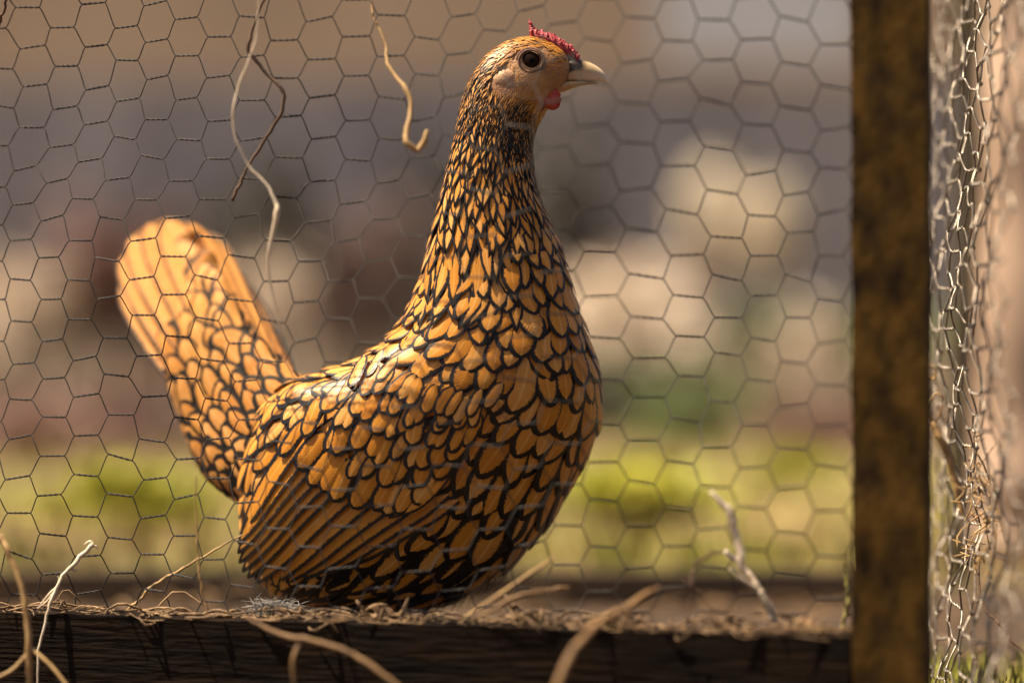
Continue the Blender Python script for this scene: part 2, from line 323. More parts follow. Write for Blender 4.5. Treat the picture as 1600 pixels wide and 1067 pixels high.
def add_highlight_bush(px, py, Y, r, hz, label):  # added pale foliage ball standing in for a blurred specular highlight
    c = at(px, py, Y); root = empty('highlight_bush', (c[0], c[1], 0)); st = MB()
    st.tube(smooth_path([(c[0], c[1], 0), (c[0]+.01, c[1], c[2]*.5), (c[0], c[1], c[2])], 12), np.linspace(.014, .009, 12), 8)
    for k in range(6):
        a = k*1.05; st.tube([(c[0], c[1], c[2]-hz*.8), (c[0]+math.cos(a)*r*.6, c[1]+math.sin(a)*r*.6, c[2]+hz*.3)], [.007, .003], 5)
    st.build('trunk', M['twig'], root); V = []; F = []
    for i in range(1500):
        d = np.array([random.gauss(0, 1), random.gauss(0, 1), random.gauss(0, 1)]); d /= np.linalg.norm(d); p = c+d*np.array([r, r, hz])*random.uniform(.6, 1.08)
        e = np.array([random.gauss(0, 1), random.gauss(0, 1), random.gauss(0, .7)]); e /= np.linalg.norm(e); f = np.cross(e, [random.gauss(0, 1), random.gauss(0, 1), 1]); f /= np.linalg.norm(f); l = .024*random.uniform(.6, 1.3); k = 4*i
        V += [p-e*l, p+f*l*.6, p+e*l, p-f*l*.6]; F.append((k, k+1, k+2, k+3))
    cr = MB(); cr.add(V, F); cr.build('crown', M['highlight_white'], root)
    return tag(root, label, 'rose bush', 'pale highlight stand-ins in front of the fence')
M['highlight_white'] = noise_mat('highlight_white', (.80, .70, .56), (.9, .84, .72), 3, .7, bump=0)  # near white so the added balls read as highlights
add_highlight_bush(1116, 338, 7.0, .085, .14, 'round pale stand-in for a blurred highlight, the one nearer the head of the hen')
add_highlight_bush(1202, 360, 6.6, .075, .12, 'round pale stand-in for a blurred highlight, the one nearer the corner post')

# ------------------------------------------------------------------ the pen frame
def front_Y(px): return 1.285-(px/1390.0)*0.115
A_ = at(-160, 550, front_Y(-160)); B_ = at(1452, 550, front_Y(1452))
ux = (B_-A_); ux[2] = 0; ux /= np.linalg.norm(ux); uy = np.array([-ux[1], ux[0], 0])   # uy points away from the camera
def frame_bar(name, p0, L_, z0, z1, t, mat, parent, nx, nz, rough):
    """a sawn bar with slightly uneven, weathered faces: p0 front-left, runs L_ along ux, t deep"""
    mb = MB(); ny = 8
    def face(f, na, nb):
        V = []; F = []
        for i in range(na+1):
            for j in range(nb+1): V.append(f(i/na, j/nb))
        for i in range(na):
            for j in range(nb): F.append((i*(nb+1)+j, (i+1)*(nb+1)+j, (i+1)*(nb+1)+j+1, i*(nb+1)+j+1))
        mb.add(V, F)
    def P(a, b, z):
        a_ = a*L_; q = p0+ux*a_+uy*(b*t); zz = z0+(z1-z0)*z
        nzs = math.sin(a_*61+zz*13)*.4+math.sin(a_*173+b*9+zz*67)*.3+math.sin(a_*409+zz*241+b*31)*.2+math.sin(zz*97+a_*31)*.4
        q = q+np.array([0, 0, (rough*nzs*z if nx > nz else 0)])+uy*(rough*.8*nzs*(1-b)) + ux*(rough*nzs*(1-2*a) if nx < nz else 0)
        return (q[0], q[1], zz+q[2]-p0[2])
    face(lambda a, b: P(a, 0, b), nx, nz); face(lambda a, b: P(a, 1, 1-b), nx, nz)
    face(lambda a, b: P(a, b, 1), nx, ny); face(lambda a, b: P(a, 1-b, 0), nx, ny)
    face(lambda a, b: P(0, a, 1-b), ny, nz); face(lambda a, b: P(1, a, b), ny, nz)
    return mb.build(name, mat, parent)
frame = empty('pen_frame', (A_[0], A_[1], 0))
RAIL_TOP = 0.0515
p0 = np.array([A_[0], A_[1], 0]); Lr = np.linalg.norm((B_-A_)[:2])
pL = at(1331, 550, front_Y(1331)); pR = at(1446, 550, front_Y(1446))
aL = (pL-A_)@ux; aR = (pR-A_)@ux
frame_bar('rail', p0+0*ux, aL-.001, 0.0, RAIL_TOP, .026, M['rail'], frame, 160, 12, .0009)
frame_bar('post', p0+ux*aL, aR-aL, 0.0, 0.55, .034, M['post'], frame, 10, 120, .0007)
tag(frame, 'dark weathered wooden frame of the pen with bottom rail and corner post', 'frame')
M['rear_wood'] = noise_mat('brown_board_wood', (.02, .012, .006), (.10, .06, .03), 18, .9, stretch=(.4, 1, 2))
rr = empty('rear_rail', (0, 1.8, 0)); mb = MB(); mb.box((-.5, 1.80, 0), (.282, 1.825, .026)); mb.build('board', M['rear_wood'], rr, smooth=False)
tag(rr, 'low dark board along the back of the pen behind the hen', 'board')
# blurred thin pole at the inside of the corner
# side posts behind the bright netting
def leaning_post(name, pts, r, mat, label):
    mb = MB(); P = smooth_path(pts, 24); rad = [r*(1+.08*math.sin(i*1.3)) for i in range(24)]; mb.tube(P, rad, 12)
    return tag(mb.build(name, mat), label, 'post')
M['tan_wood'] = noise_mat('tan_weathered_wood', (.36, .24, .17), (.58, .42, .31), 14, .8, stretch=(1, 1, .25), bump=.5, dist=.004)
M['olive_wood'] = noise_mat('olive_dark_wood', (.035, .025, .01), (.10, .07, .03), 14, .85, stretch=(1, 1, .25), bump=.5)
leaning_post('wooden_post', [at(1570, 1050, 2.2)*[1, 1, 0]+[0, 0, 0], at(1592, 700, 2.2), at(1612, 200, 2.2), at(1622, -120, 2.2)], .052, M['tan_wood'], 'thick pale tan post leaning behind the bright side netting')
leaning_post('thin_post', [at(1497, 1000, 2.0)*[1, 1, 0], at(1500, 640, 2.0), at(1514, 300, 2.0), at(1512, -120, 2.0)], .011, M['olive_wood'], 'thin dark olive post right behind the bright side netting')

# ------------------------------------------------------------------ wire netting
HX, VZ, TW = 0.0190, 0.0211, 0.0122        # half column pitch, row pitch, twist length
def netting(surf, na, nz, mat, rad, name, phase=(0, 0), jit=.0006, skip=lambda a, z: False, turns=2.0, parent=None, sides=5, thick=None):
    """surf(a, z) -> world point; a and z in metres on the unrolled sheet"""
    mb = MB(); node = {}
    def nd(i, j):
        if (i, j) not in node:
            a = i*HX+phase[0]+RNG.normal(0, jit); z = (j+(0.5 if i % 2 else 0))*VZ+phase[1]+RNG.normal(0, jit)
            tw = TW*RNG.uniform(.92, 1.1); sl = RNG.normal(0, .0006)
            node[(i, j)] = ((a-tw/2, z-sl), (a+tw/2, z+sl))
        return node[(i, j)]
    for i in range(na[0], na[1]):
        for j in range(nz[0], nz[1]):
            (l, r_) = nd(i, j)
            if skip(.5*(l[0]+r_[0]), l[1]): continue
            n = 15; t = np.linspace(0, 1, n)
            base = np.array([surf(l[0]+(r_[0]-l[0])*q, l[1]+(r_[1]-l[1])*q) for q in t])
            ax = base[-1]-base[0]; ax /= np.linalg.norm(ax); up = np.array([0, 0, 1.]); sd = np.cross(ax, up); sd /= np.linalg.norm(sd)
            ph = RNG.uniform(0, 6.28)
            for s in (0, math.pi):
                amp = rad*1.0*np.minimum(1, np.minimum(t, 1-t)*9+.15)
                th = ph+s+t*turns*2*math.pi
                mb.tube(base+(np.cos(th)*amp)[:, None]*up+(np.sin(th)*amp)[:, None]*sd, rad*.92, sides)
            # diagonals to the next column
            for (ii, jj) in ((i+1, j if i % 2 == 0 else j+1), (i+1, j-1 if i % 2 == 0 else j)):
                if ii >= na[1]: continue
                l2, _ = nd(ii, jj)
                if skip(l2[0], l2[1]): continue
                dz = l2[1]-r_[1]; da = l2[0]-r_[0]
                cp = [(0, 0), (.20, .09), (.5, .5), (.80, .91), (1, 1)]
                P = [surf(r_[0]+da*c[0], r_[1]+dz*c[1]) for c in cp]
                mb.tube(smooth_path(P, 8), rad*.95, sides)
    return mb.build(name, mat, parent)
NOFF = .0275
def g2(px, py, cx, cy, s): return math.exp(-((px-cx)**2+(py-cy)**2)/(2*s*s))
def front_surf(a, z):
    q = A_+ux*a+uy*NOFF; px = 800+q[0]/q[1]*FPX; py = HY-(z-CZ)/q[1]*FPX
    o = -.036*g2(px, py, 620, 600, 240)-.020*g2(px, py, 900, 220, 150)-.004*g2(px, py, 810, 140, 90)+.045*g2(px, py, 1165, 400, 110)+.03*g2(px, py, 1060, 590, 80)-.012/(1+math.exp(-(px-780)/60))+.006*math.sin(px/97+py/160)+.004*math.sin(py/70-px/210)
    x = q+uy*o
    # loose netting sags a little
    return np.array([x[0]+.0012*math.sin(py/90), x[1], z+.0014*math.sin(px/130)+.001*math.sin(px/47+py/60)])
na1 = int((aR-.012)/HX)
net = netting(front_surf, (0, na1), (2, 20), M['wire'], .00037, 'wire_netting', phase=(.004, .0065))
tag(net, 'hexagonal wire netting, its backlit darkness in the colour, stretched across the front of the pen', 'netting')
# bright netting running away along the side of the pen
def side_x(Yv, z):
    py = HY-(z-CZ)/1.29*FPX
    c = np.interp(py, [-80, 0, 250, 500, 640, 820, 900, 1067], [1538, 1534, 1515, 1487, 1509, 1524, 1512, 1476])
    x0 = (c-800)/FPX*1.29
    return x0+(Yv-1.29)*.045+.0020*math.sin(z*130+Yv*60)+.0016*math.sin(Yv*190)+.0012*math.sin(z*70)
def side_surf(a, z):
    Yv = 1.13+a
    return np.array([side_x(Yv, z), Yv, z])
net2 = netting(side_surf, (0, 20), (0, 20), M['sunlit_wire'], .00058, 'wire_netting', phase=(.0, .002), jit=.0012)
tag(net2, 'crumpled wire netting coloured sunlit bright along the side of the pen, right of the post', 'netting')

# ------------------------------------------------------------------ the hen
SEC = np.array([  # Tx Ty Bx By  Y  halfdepth(px)
 (893, 92, 884, 134, 1.303, 13), (874, 73, 866, 158, 1.303, 27), (832, 58, 852, 176, 1.303, 38), (786, 66, 846, 190, 1.303, 42),
 (747, 98, 840, 204, 1.303, 44), (720, 150, 836, 224, 1.304, 46), (707, 212, 836, 256, 1.305, 50), (692, 278, 843, 300, 1.307, 58),
 (676, 345, 864, 350, 1.310, 70), (662, 400, 884, 408, 1.314, 86), (648, 455, 904, 478, 1.319, 106), (622, 508, 923, 538, 1.324, 126),
 (585, 545, 936, 592, 1.329, 142), (545, 568, 937, 655, 1.333, 151), (502, 585, 915, 715, 1.336, 155), (452, 602, 880, 775, 1.338, 153),
 (415, 640, 832, 846, 1.340, 146), (390, 700, 775, 898, 1.342, 133), (380, 768, 700, 935, 1.343, 114), (384, 838, 605, 950, 1.344, 86), (402, 890, 520, 945, 1.345, 54), (430, 922, 440, 930, 1.346, 6)], float)
PXM = 1.3/FPX
_d = SEC[:, 2:4]-SEC[:, 0:2]; _d /= np.linalg.norm(_d, axis=1)[:, None]; _k = np.interp(np.arange(len(SEC)), [2, 5, 10, 13], [2, 6, 6, 3])[:, None]
SEC[:, 0:2] += _d*_k; SEC[:, 2:4] -= _d*_k
TP = atv(SEC[:, 0], SEC[:, 1], SEC[:, 4]); BP = atv(SEC[:, 2], SEC[:, 3], SEC[:, 4]); DP = SEC[:, 5]*PXM
CTL = np.concatenate([TP, BP, DP[:, None]], 1)
def loft(CT, yaxis=np.array([0, 1., 0]), sq=.9):
    def S(u, ph):
        q = crom(CT, u); T = q[..., :3]; B = q[..., 3:6]; d = q[..., 6:7]
        c = np.cos(ph)[..., None]; s = np.sin(ph)[..., None]
        s2 = np.sign(s)*np.abs(s)**sq
        return (T+B)/2+(T-B)/2*c+yaxis*d*s2
    def nrm(u, ph, flip=1):
        e = .02; a = S(u+e, ph)-S(u-e, ph); b = S(u, ph+e)-S(u, ph-e); n = np.cross(a, b); l = np.linalg.norm(n, axis=-1, keepdims=True)
        return n/(l+1e-12)
    return S, nrm
S_body, N0 = loft(CTL)
# orientation test: outward normal at the camera side must have negative y
_s = np.sign(N0(np.array([12.]), np.array([-math.pi/2]))[0, 1]); FL = -1 if _s > 0 else 1
N_body = lambda u, ph: FL*N0(u, ph)

def loft_mesh(S, umax, nu, nv, mb, uv=True):
    u = np.linspace(0, umax, nu); ph = np.arange(nv)*2*math.pi/nv
    U, P = np.meshgrid(u, ph, indexing='ij'); V = S(U.ravel(), P.ravel())
    F = [(i*nv+k, i*nv+(k+1) % nv, (i+1)*nv+(k+1) % nv, (i+1)*nv+k) for i in range(nu-1) for k in range(nv)]
    F += [tuple(range(nv))[::-1], tuple(range((nu-1)*nv, nu*nv))]
    mb.add(V, F); return V
hen_base = np.array([at(640, 0, 1.34)[0], 1.34, 0.0])
hb = MB(); loft_mesh(S_body, len(SEC)-1, 150, 64, hb)
hen = hb.build('hen', [M['skin'], M['down']], base=hen_base)
me = hen.data
for p in me.polygons:
    i = p.index//64
    p.material_index = 0 if i < 36 else 1
tag(hen, 'golden laced hen standing behind the wire netting', 'hen')

# feather template: 5 columns x NR rows; outer outline, inner rim of the lace, shaft
NR = 10
def scatter(mb, S, Nf, U, PH, L, W, point, lace, tone, dark, h0, lift, curv=1.0, twist=None, crown=.10):
    """lay feathers that follow the surface: root at (U,PH), length L, half width W (metres)"""
    U, PH, L, W, point, lace, tone, dark, h0, lift = [np.broadcast_to(np.asarray(x, float), U.shape).copy() for x in (U, PH, L, W, point, lace, tone, dark, h0, lift)]
    n = len(U)
    if n == 0: return
    e = .05; Su = (S(U+e, PH)-S(U-e, PH))/(2*e); Sp = (S(U, PH+e)-S(U, PH-e))/(2*e)
    lu = np.linalg.norm(Su, axis=1)+1e-6; tw = RNG.normal(0, .15, n) if twist is None else twist
    # along/across directions in parameter space (Su and Sp need not be orthogonal)
    du = Su/lu[:, None]; nn = Nf(U, PH); ac = np.cross(nn, du)
    G11 = (Su*Su).sum(1); G12 = (Su*Sp).sum(1); G22 = (Sp*Sp).sum(1); det = G11*G22-G12**2+1e-16
    def par(vec):
        a = (vec*Su).sum(1); b = (vec*Sp).sum(1)
        return (a*G22-b*G12)/det, (b*G11-a*G12)/det
    dl = du*np.cos(tw)[:, None]+ac*np.sin(tw)[:, None]; dw = ac*np.cos(tw)[:, None]-du*np.sin(tw)[:, None]
    lu_u, lu_p = par(dl); wu_u, wu_p = par(dw)
    t = 1-(1-np.linspace(0, 1, NR))**1.5; tt = np.clip((t-.5)/.5, 0, 1)
    base = np.where(t < .5, .5+.5*np.sin(np.clip(t/.5, 0, 1)*math.pi/2), 0)
    rnd = np.sqrt(np.clip(1-tt**2.3, 0, 1)); shp = 1-tt**1.25
    wid = np.where(t[None] < .5, base[None], (1-point[:, None])*rnd+point[:, None]*shp)   # n x NR
    cols = []
    lw = np.minimum(lace, W*.8)
    for c in (-2, -1, 0, 1, 2):
        if abs(c) == 2: a = np.sign(c)*wid*W[:, None]; b = t[None]*L[:, None]; ed = np.zeros((n, NR))
        elif abs(c) == 1:
            a = np.sign(c)*np.maximum(wid*W[:, None]-lw[:, None], 0); b = t[None]*(L-lw*1.15)[:, None]; ed = np.ones((n, NR))
        else: a = 0*wid; b = t[None]*(L-lw*1.15)[:, None]; ed = np.full((n, NR), 2.0)
        ed = ed.copy()
        if abs(c) < 2: ed[:, -1] = 1.0
        cols.append((a, b, ed))
    A = np.stack([c[0] for c in cols], 2); Bb = np.stack([c[1] for c in cols], 2); E = np.stack([c[2] for c in cols], 2)   # n,NR,5
    bend = RNG.normal(0, .10, n)[:, None, None]*Bb*(Bb/L[:, None, None])
    A2 = A+bend
    uu = U[:, None, None]+Bb*lu_u[:, None, None]+A2*wu_u[:, None, None]
    pp = PH[:, None, None]+Bb*lu_p[:, None, None]+A2*wu_p[:, None, None]
    P = S(uu.ravel(), pp.ravel()).reshape(n, NR, 5, 3); Nn = Nf(uu.ravel(), pp.ravel()).reshape(n, NR, 5, 3)
    lift = lift*RNG.uniform(.6, 1.5, n)
    hh = h0[:, None, None]+lift[:, None, None]*(Bb/L[:, None, None])+crown*W[:, None, None]*(1-(A/(W[:, None, None]))**2)
    # tip curls back towards the body a little
    hh = hh-.25*lift[:, None, None]*np.clip(Bb/L[:, None, None]-.7, 0, 1)/.3
    P = P+Nn*hh[..., None]
    V = P.reshape(-1, 3)
    col = np.zeros((n, NR, 5, 4)); col[..., 0] = E; col[..., 1] = tone[:, None, None]; col[..., 2] = dark[:, None, None]; col[..., 3] = 1
    uv = np.zeros((n, NR, 5, 2)); uv[..., 0] = A/W[:, None, None]; uv[..., 1] = Bb/L[:, None, None]
    k = NR*5; F = []
    q = [(i*5+j, i*5+j+1, (i+1)*5+j+1, (i+1)*5+j) for i in range(NR-1) for j in range(4)]
    for m in range(n):
        o = m*k; F += [(a+o, b+o, c+o, d+o) for (a, b, c, d) in q]
    mb.add(V, F, col.reshape(-1, 4), uv.reshape(-1, 2))

def rows(S, u0, u1, rowpx, widpx, dens_phi=lambda u, p: np.ones_like(p), phase=0):
    """staggered rows of roots down the loft; yields (u, phi, row spacing m, width m)"""
    out = []; u = u0; k = 0
    while u < u1:
        ph = np.linspace(0, 2*math.pi, 361)[:-1]; P = S(np.full(360, u), ph)
        seg = np.linalg.norm(np.roll(P, -1, 0)-P, axis=1)*dens_phi(u, ph); cum = np.concatenate([[0], np.cumsum(seg)])
        tot = cum[-1]; w = widpx(u)*PXM; n = max(5, int(round(tot/w)))
        s = (np.arange(n)+(.5 if k % 2 else 0)+RNG.uniform(-.13, .13, n))/n*tot
        pp = np.interp(s % tot, cum, np.linspace(0, 2*math.pi, 361))
        # along spacing measured on the camera side
        q = S(np.array([u, u+.05]), np.array([-math.pi/2]*2)); ds = np.linalg.norm(q[1]-q[0])/.05
        T = S(np.array([u, u+.05]), np.array([0.]*2)); ds2 = np.linalg.norm(T[1]-T[0])/.05
        st = rowpx(u)*PXM/max(1e-5, .65*ds+.35*ds2)
        out.append((u+RNG.uniform(-.10, .10, n)*st, pp, np.full(n, rowpx(u)*PXM), np.full(n, w)))
        u += st; k += 1
    return [np.concatenate(x) for x in zip(*out)]

ip = lambda xs, ys: (lambda u: np.interp(u, xs, ys))
EYE = (829.0, 96.0)
def topx(P): return 800+P[..., 0]/P[..., 1]*FPX, HY-(P[..., 2]-CZ)/P[..., 1]*FPX
def in_face(P):
    px, py = topx(P)
    side = np.abs(P[..., 1]-1.303)
    a = ((px-838)/48.0)**2+((py-116)/42.0)**2 < 1
    b = ((px-796)/27.0)**2+((py-130)/22.0)**2 < 1
    c = px > 885
    d = ((px-862)/26.0)**2+((py-150)/26.0)**2 < 1
    return (a | b | d | c) & (py > 76) & ((side > .006) | (px > 875))
def sun_side(n): return n

# 1 head: very short hair-like feathers on crown and nape
hf = MB()
u, p, rs, w = rows(S_body, .25, 5.6, ip([0, 3, 5.6], [3.6, 4.6, 7]), ip([0, 3, 5.6], [2.6, 3.2, 4.8]))
P = S_body(u, p); keep = ~in_face(P); u, p, rs, w = u[keep], p[keep], rs[keep], w[keep]; P = P[keep]
n = len(u); px, py = topx(P)
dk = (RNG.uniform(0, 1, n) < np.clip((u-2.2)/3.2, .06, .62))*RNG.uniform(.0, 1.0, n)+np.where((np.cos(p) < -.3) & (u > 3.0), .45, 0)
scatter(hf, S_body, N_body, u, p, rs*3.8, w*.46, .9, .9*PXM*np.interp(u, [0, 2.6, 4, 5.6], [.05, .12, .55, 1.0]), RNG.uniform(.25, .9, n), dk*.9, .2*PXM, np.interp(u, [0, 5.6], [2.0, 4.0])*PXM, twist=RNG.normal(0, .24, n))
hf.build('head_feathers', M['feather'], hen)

fz = MB()
u, p, rs, w = rows(S_body, .4, 4.9, lambda u: 4.5, lambda u: 4.2)
P = S_body(u, p); px, py = topx(P); keep = in_face(P) & ((px-829)**2+(py-96)**2 > 24**2) & ((px-790)**2+(py-124)**2 > 20**2) & ((px-862)**2+(py-157)**2 > 19**2) & (px < 886) & (RNG.uniform(0, 1, len(u)) < .8)
u, p, rs, w = u[keep], p[keep], rs[keep], w[keep]; n = len(u)
scatter(fz, S_body, N_body, u, p, rs*2.3, w*.13, 1.0, .02*PXM, RNG.uniform(.6, 1.0, n), RNG.uniform(0, .2, n), .1*PXM, 1.2*PXM, twist=RNG.normal(.2, .3, n))
fz.build('face_bristles', M['feather'], hen)

# 2 hackle: pointed laced feathers down the neck
nk = MB()
u, p, rs, w = rows(S_body, 4.9, 9.9, ip([4.9, 6, 7, 8, 9, 9.9], [9, 13, 19, 26, 34, 38]), ip([4.9, 6, 7, 8, 9, 9.9], [6, 7.5, 9.5, 12, 15, 18]))
front = (np.cos(p) < -.25) & (u > 8.2)       # the front of the lower neck carries breast feathers
keep = ~front; u, p, rs, w = u[keep], p[keep], rs[keep], w[keep]; n = len(u)
scatter(nk, S_body, N_body, u, p, rs*2.7, w*np.interp(u, [5, 8], [.55, .72]), .95, PXM*np.interp(u, [4.9, 7, 9.9], [1.3, 2.2, 3.3]), RNG.uniform(.3, .85, n), RNG.uniform(0, .35, n)*np.interp(u, [4.9, 8], [1.2, .3]), .5*PXM, np.interp(u, [4.9, 7, 9.9], [3, 5, 7])*PXM)
nk.build('hackle_feathers', M['feather'], hen)

# 3 body: rounded laced feathers, breast larger than back, belly laced blacker, its shade put into the colour
bf = MB()
def dphi(u, ph):   # denser (smaller) feathers towards the back
    return 1+.55*np.clip(np.cos(ph)+.15, 0, 1)
u, p, rs, w = rows(S_body, 8.1, 20.6, ip([8, 9, 10, 12, 14, 16, 18, 20.6], [22, 28, 33, 36, 38, 42, 44, 38]), ip([8, 9, 10, 12, 14, 16, 18, 20.6], [16, 20, 25, 28, 30, 33, 34, 29]), dphi)
keep = ~((u < 9.2) & (np.cos(p) > -.15)); u, p, rs, w = u[keep], p[keep], rs[keep], w[keep]; n = len(u)
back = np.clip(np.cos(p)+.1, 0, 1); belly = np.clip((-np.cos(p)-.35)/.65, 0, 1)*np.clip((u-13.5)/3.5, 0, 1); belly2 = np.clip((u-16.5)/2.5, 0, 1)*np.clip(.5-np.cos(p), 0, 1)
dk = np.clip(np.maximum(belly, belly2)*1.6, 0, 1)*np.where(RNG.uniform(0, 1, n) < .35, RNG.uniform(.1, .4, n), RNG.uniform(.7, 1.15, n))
sz = (1-.33*back)*RNG.uniform(.82, 1.2, n)
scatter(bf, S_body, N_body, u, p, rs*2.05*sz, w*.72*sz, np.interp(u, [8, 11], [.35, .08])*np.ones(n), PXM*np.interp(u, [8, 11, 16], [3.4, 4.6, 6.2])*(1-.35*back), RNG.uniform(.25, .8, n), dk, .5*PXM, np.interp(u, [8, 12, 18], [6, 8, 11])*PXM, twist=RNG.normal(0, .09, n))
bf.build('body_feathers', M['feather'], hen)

fl = MB(); nfl = 420
u = RNG.uniform(16.5, 20.8, nfl); p = math.pi+RNG.normal(0, .55, nfl); e_ = .1
P0 = S_body(u, p); D0 = S_body(u+e_, p)-S_body(u-e_, p); D0 /= np.linalg.norm(D0, axis=1)[:, None]; Nn = N_body(u, p)
for i in range(nfl):
    l = random.uniform(16, 34)*PXM; d = D0[i]*random.uniform(.6, 1)+Nn[i]*random.uniform(.25, .6)+np.array([random.gauss(0, .2), random.gauss(0, .2), random.gauss(0, .2)])
    b = P0[i]+Nn[i]*4*PXM; fl.tube([b, b+d*l*.5, b+d*l+D0[i]*l*.15-np.array([0, 0, l*.1])], np.array([.7, .5, .2])*PXM, 4)
tag(fl.build('belly_down', M['down'], hen), kind='stuff')

# 4 tail
TS = np.array([  # tail loft: right edge, left edge, Y, half depth
 (560, 606, 440, 800, 1.345, 80), (490, 602, 380, 782, 1.352, 64), (430, 562, 322, 738, 1.364, 48), (382, 506, 290, 664, 1.380, 36), (352, 448, 262, 580, 1.396, 27),
 (330, 402, 236, 505, 1.422, 19), (306, 370, 212, 445, 1.440, 13), (280, 352, 202, 400, 1.454, 8), (256, 346, 214, 368, 1.460, 4)], float)
TC = np.concatenate([atv(TS[:, 0], TS[:, 1], TS[:, 4]), atv(TS[:, 2], TS[:, 3], TS[:, 4]), (TS[:, 5]*PXM)[:, None]], 1)
ydir = np.array([-.25, 1, 0]); ydir /= np.linalg.norm(ydir)
S_tail, T0 = loft(TC, ydir)
FT = -1 if np.sign(T0(np.array([3.]), np.array([-math.pi/2]))[0, 1]) > 0 else 1
N_tail = lambda u, ph: FT*T0(u, ph)
tb = MB(); loft_mesh(S_tail, 5.2, 40, 40, tb)
tail = tb.build('tail', M['down'], hen)
tail['_b'] = [float(x) for x in hen_base]
# long plain main feathers, each a sub-part; laid as a fan on both faces of the tail
def long_feather(path, width, lace, tone, dark, nrm, point=.15, crownh=.12, rows_=18):
    """a single big feather along a 3D path; nrm(i) gives the outward direction"""
    t = 1-(1-np.linspace(0, 1, rows_))**1.35; P = crom(path, t*(len(path)-1)); T = np.gradient(P, axis=0); T /= np.linalg.norm(T, axis=1)[:, None]
    tt = np.clip((t-.72)/.28, 0, 1); wid = np.where(t < .3, .35+.65*np.sin(t/.3*math.pi/2), 1.0)
    wid = wid*((1-point)*np.sqrt(np.clip(1-tt**2.4, 0, 1))+point*(1-tt**1.2))
    nv = np.asarray(nrm, float); nv = nv/np.linalg.norm(nv); V = []; col = []; uv = []
    L_ = np.sum(np.linalg.norm(np.diff(P, axis=0), axis=1)); sh = lace*1.1/L_
    for i in range(rows_):
        ac = np.cross(nv, T[i]); ac /= np.linalg.norm(ac)
        for c in (-2, -1, -.5, 0, .5, 1, 2):
            hw = wid[i]*width
            inner = max(hw-lace, 0)
            if abs(c) == 2: a = np.sign(c)*hw; pt = P[i]; e = 0
            elif abs(c) == 1: a = c*inner; pt = P[i]-T[i]*(L_*sh*t[i]); e = 1
            else: a = c*inner; pt = P[i]-T[i]*(L_*sh*t[i]); e = 1.5 if c else 2
            if i == rows_-1 and abs(c) < 2: e = 1
            V.append(pt+ac*a+nv*crownh*width*(1-(a/width)**2)); col.append((e, tone, dark, 1)); uv.append((a/width, t[i]))
    F = [(i*7+j, i*7+j+1, (i+1)*7+j+1, (i+1)*7+j) for i in range(rows_-1) for j in range(6)]
    return np.array(V), F, np.array(col), np.array(uv)
NTF = 9
for k in range(NTF):
    f = k/(NTF-1); fan = f
    # tip positions along the upper-left end of the tail
    tips = crom(np.array([(194, 436), (192, 398), (206, 368), (232, 348), (262, 341), (292, 347), (316, 364), (336, 396), (356, 436)], float), np.array(f*8.0))
    root = np.array([396+56*f, 690-60*f]); mid = root*.45+tips*.55+np.array([-10+14*f, 8-6*f])
    dep = lambda q: 1.355+q
    for side, off in ((-1, 0.0), (1, 1.0)):
        if side == 1 and k % 2: continue
        yo = -.010+.0016*abs(k-4) if side < 0 else .006
        Y0, Y1, Y2 = 1.362+yo, 1.408+yo*1.0, 1.456+yo*.6+.0008*k
        path = [at(root[0], root[1], Y0), at(mid[0], mid[1], Y1), at(tips[0], tips[1], Y2)]
        nv = np.array([-.25*side, side*1.0, .12])
        V, F, c_, uv_ = long_feather(path, 41*PXM*(1-.2*abs(f-.5)), 2.0*PXM if k != 8 else 5*PXM, (.55, .4, .55, .4, .55, .42, .5, .35, .3)[k], 0, nv+np.array([.10, 0, .08]), point=.0, crownh=.06)
        m_ = MB(); m_.add(V, F, c_, uv_); m_.build('tail_feather', M['tail_feather'], tail, base=hen_base)
tf = MB()
u, p, rs, w = rows(S_tail, .6, 6.6, ip([0, 3, 6.6], [27, 36, 54]), ip([0, 3, 6.6], [27, 34, 46]))
keep = ~((u > 4.4) & (RNG.uniform(0, 1, len(u)) < .25)); u, p, rs, w = u[keep], p[keep], rs[keep], w[keep]; n = len(u)
scatter(tf, S_tail, N_tail, u, p, rs*2.0, w*.64, .05, PXM*np.interp(u, [0, 3, 4.2, 5.2], [5.4, 5.0, 3.0, .6]), np.interp(u, [0, 3, 6], [0, 0, -.1])+RNG.uniform(.25, .7, n), RNG.uniform(0, .2, n)*np.interp(u, [0, 3], [2, 0]), .5*PXM, np.interp(u, [0, 5.7], [9, 9])*PXM, twist=RNG.normal(0, .2, n))
tf.build('tail_coverts', M['tail_feather'], tail, base=hen_base)

# 5 wing: depth grid of the near flank, then picture-free placement on it
ug, pg = np.meshgrid(np.linspace(6, 21, 500), np.linspace(-math.pi, 0, 300), indexing='ij'); Pg = S_body(ug.ravel(), pg.ravel()); gx, gy = topx(Pg)
GS = 6; GW, GH = 1000//GS+2, 1067//GS+2; grid = np.full((GH, GW), 9.0)
ix = np.clip((gx/GS).astype(int), 0, GW-1); iy = np.clip((gy/GS).astype(int), 0, GH-1); np.minimum.at(grid, (iy, ix), Pg[:, 1])
for _ in range(60):      # fill outwards
    m_ = grid > 8
    if not m_.any(): break
    acc = np.zeros_like(grid); cnt = np.zeros_like(grid)
    for dy, dx in ((0, 1), (0, -1), (1, 0), (-1, 0)):
        r_ = np.roll(np.roll(grid, dy, 0), dx, 1); ok = r_ < 8; acc += np.where(ok, r_, 0); cnt += ok
    fill = m_ & (cnt > 0); grid[fill] = acc[fill]/cnt[fill]
grid[grid > 8] = 1.35
for _ in range(3):
    grid = (grid+np.roll(grid, 1, 0)+np.roll(grid, -1, 0)+np.roll(grid, 1, 1)+np.roll(grid, -1, 1))/5
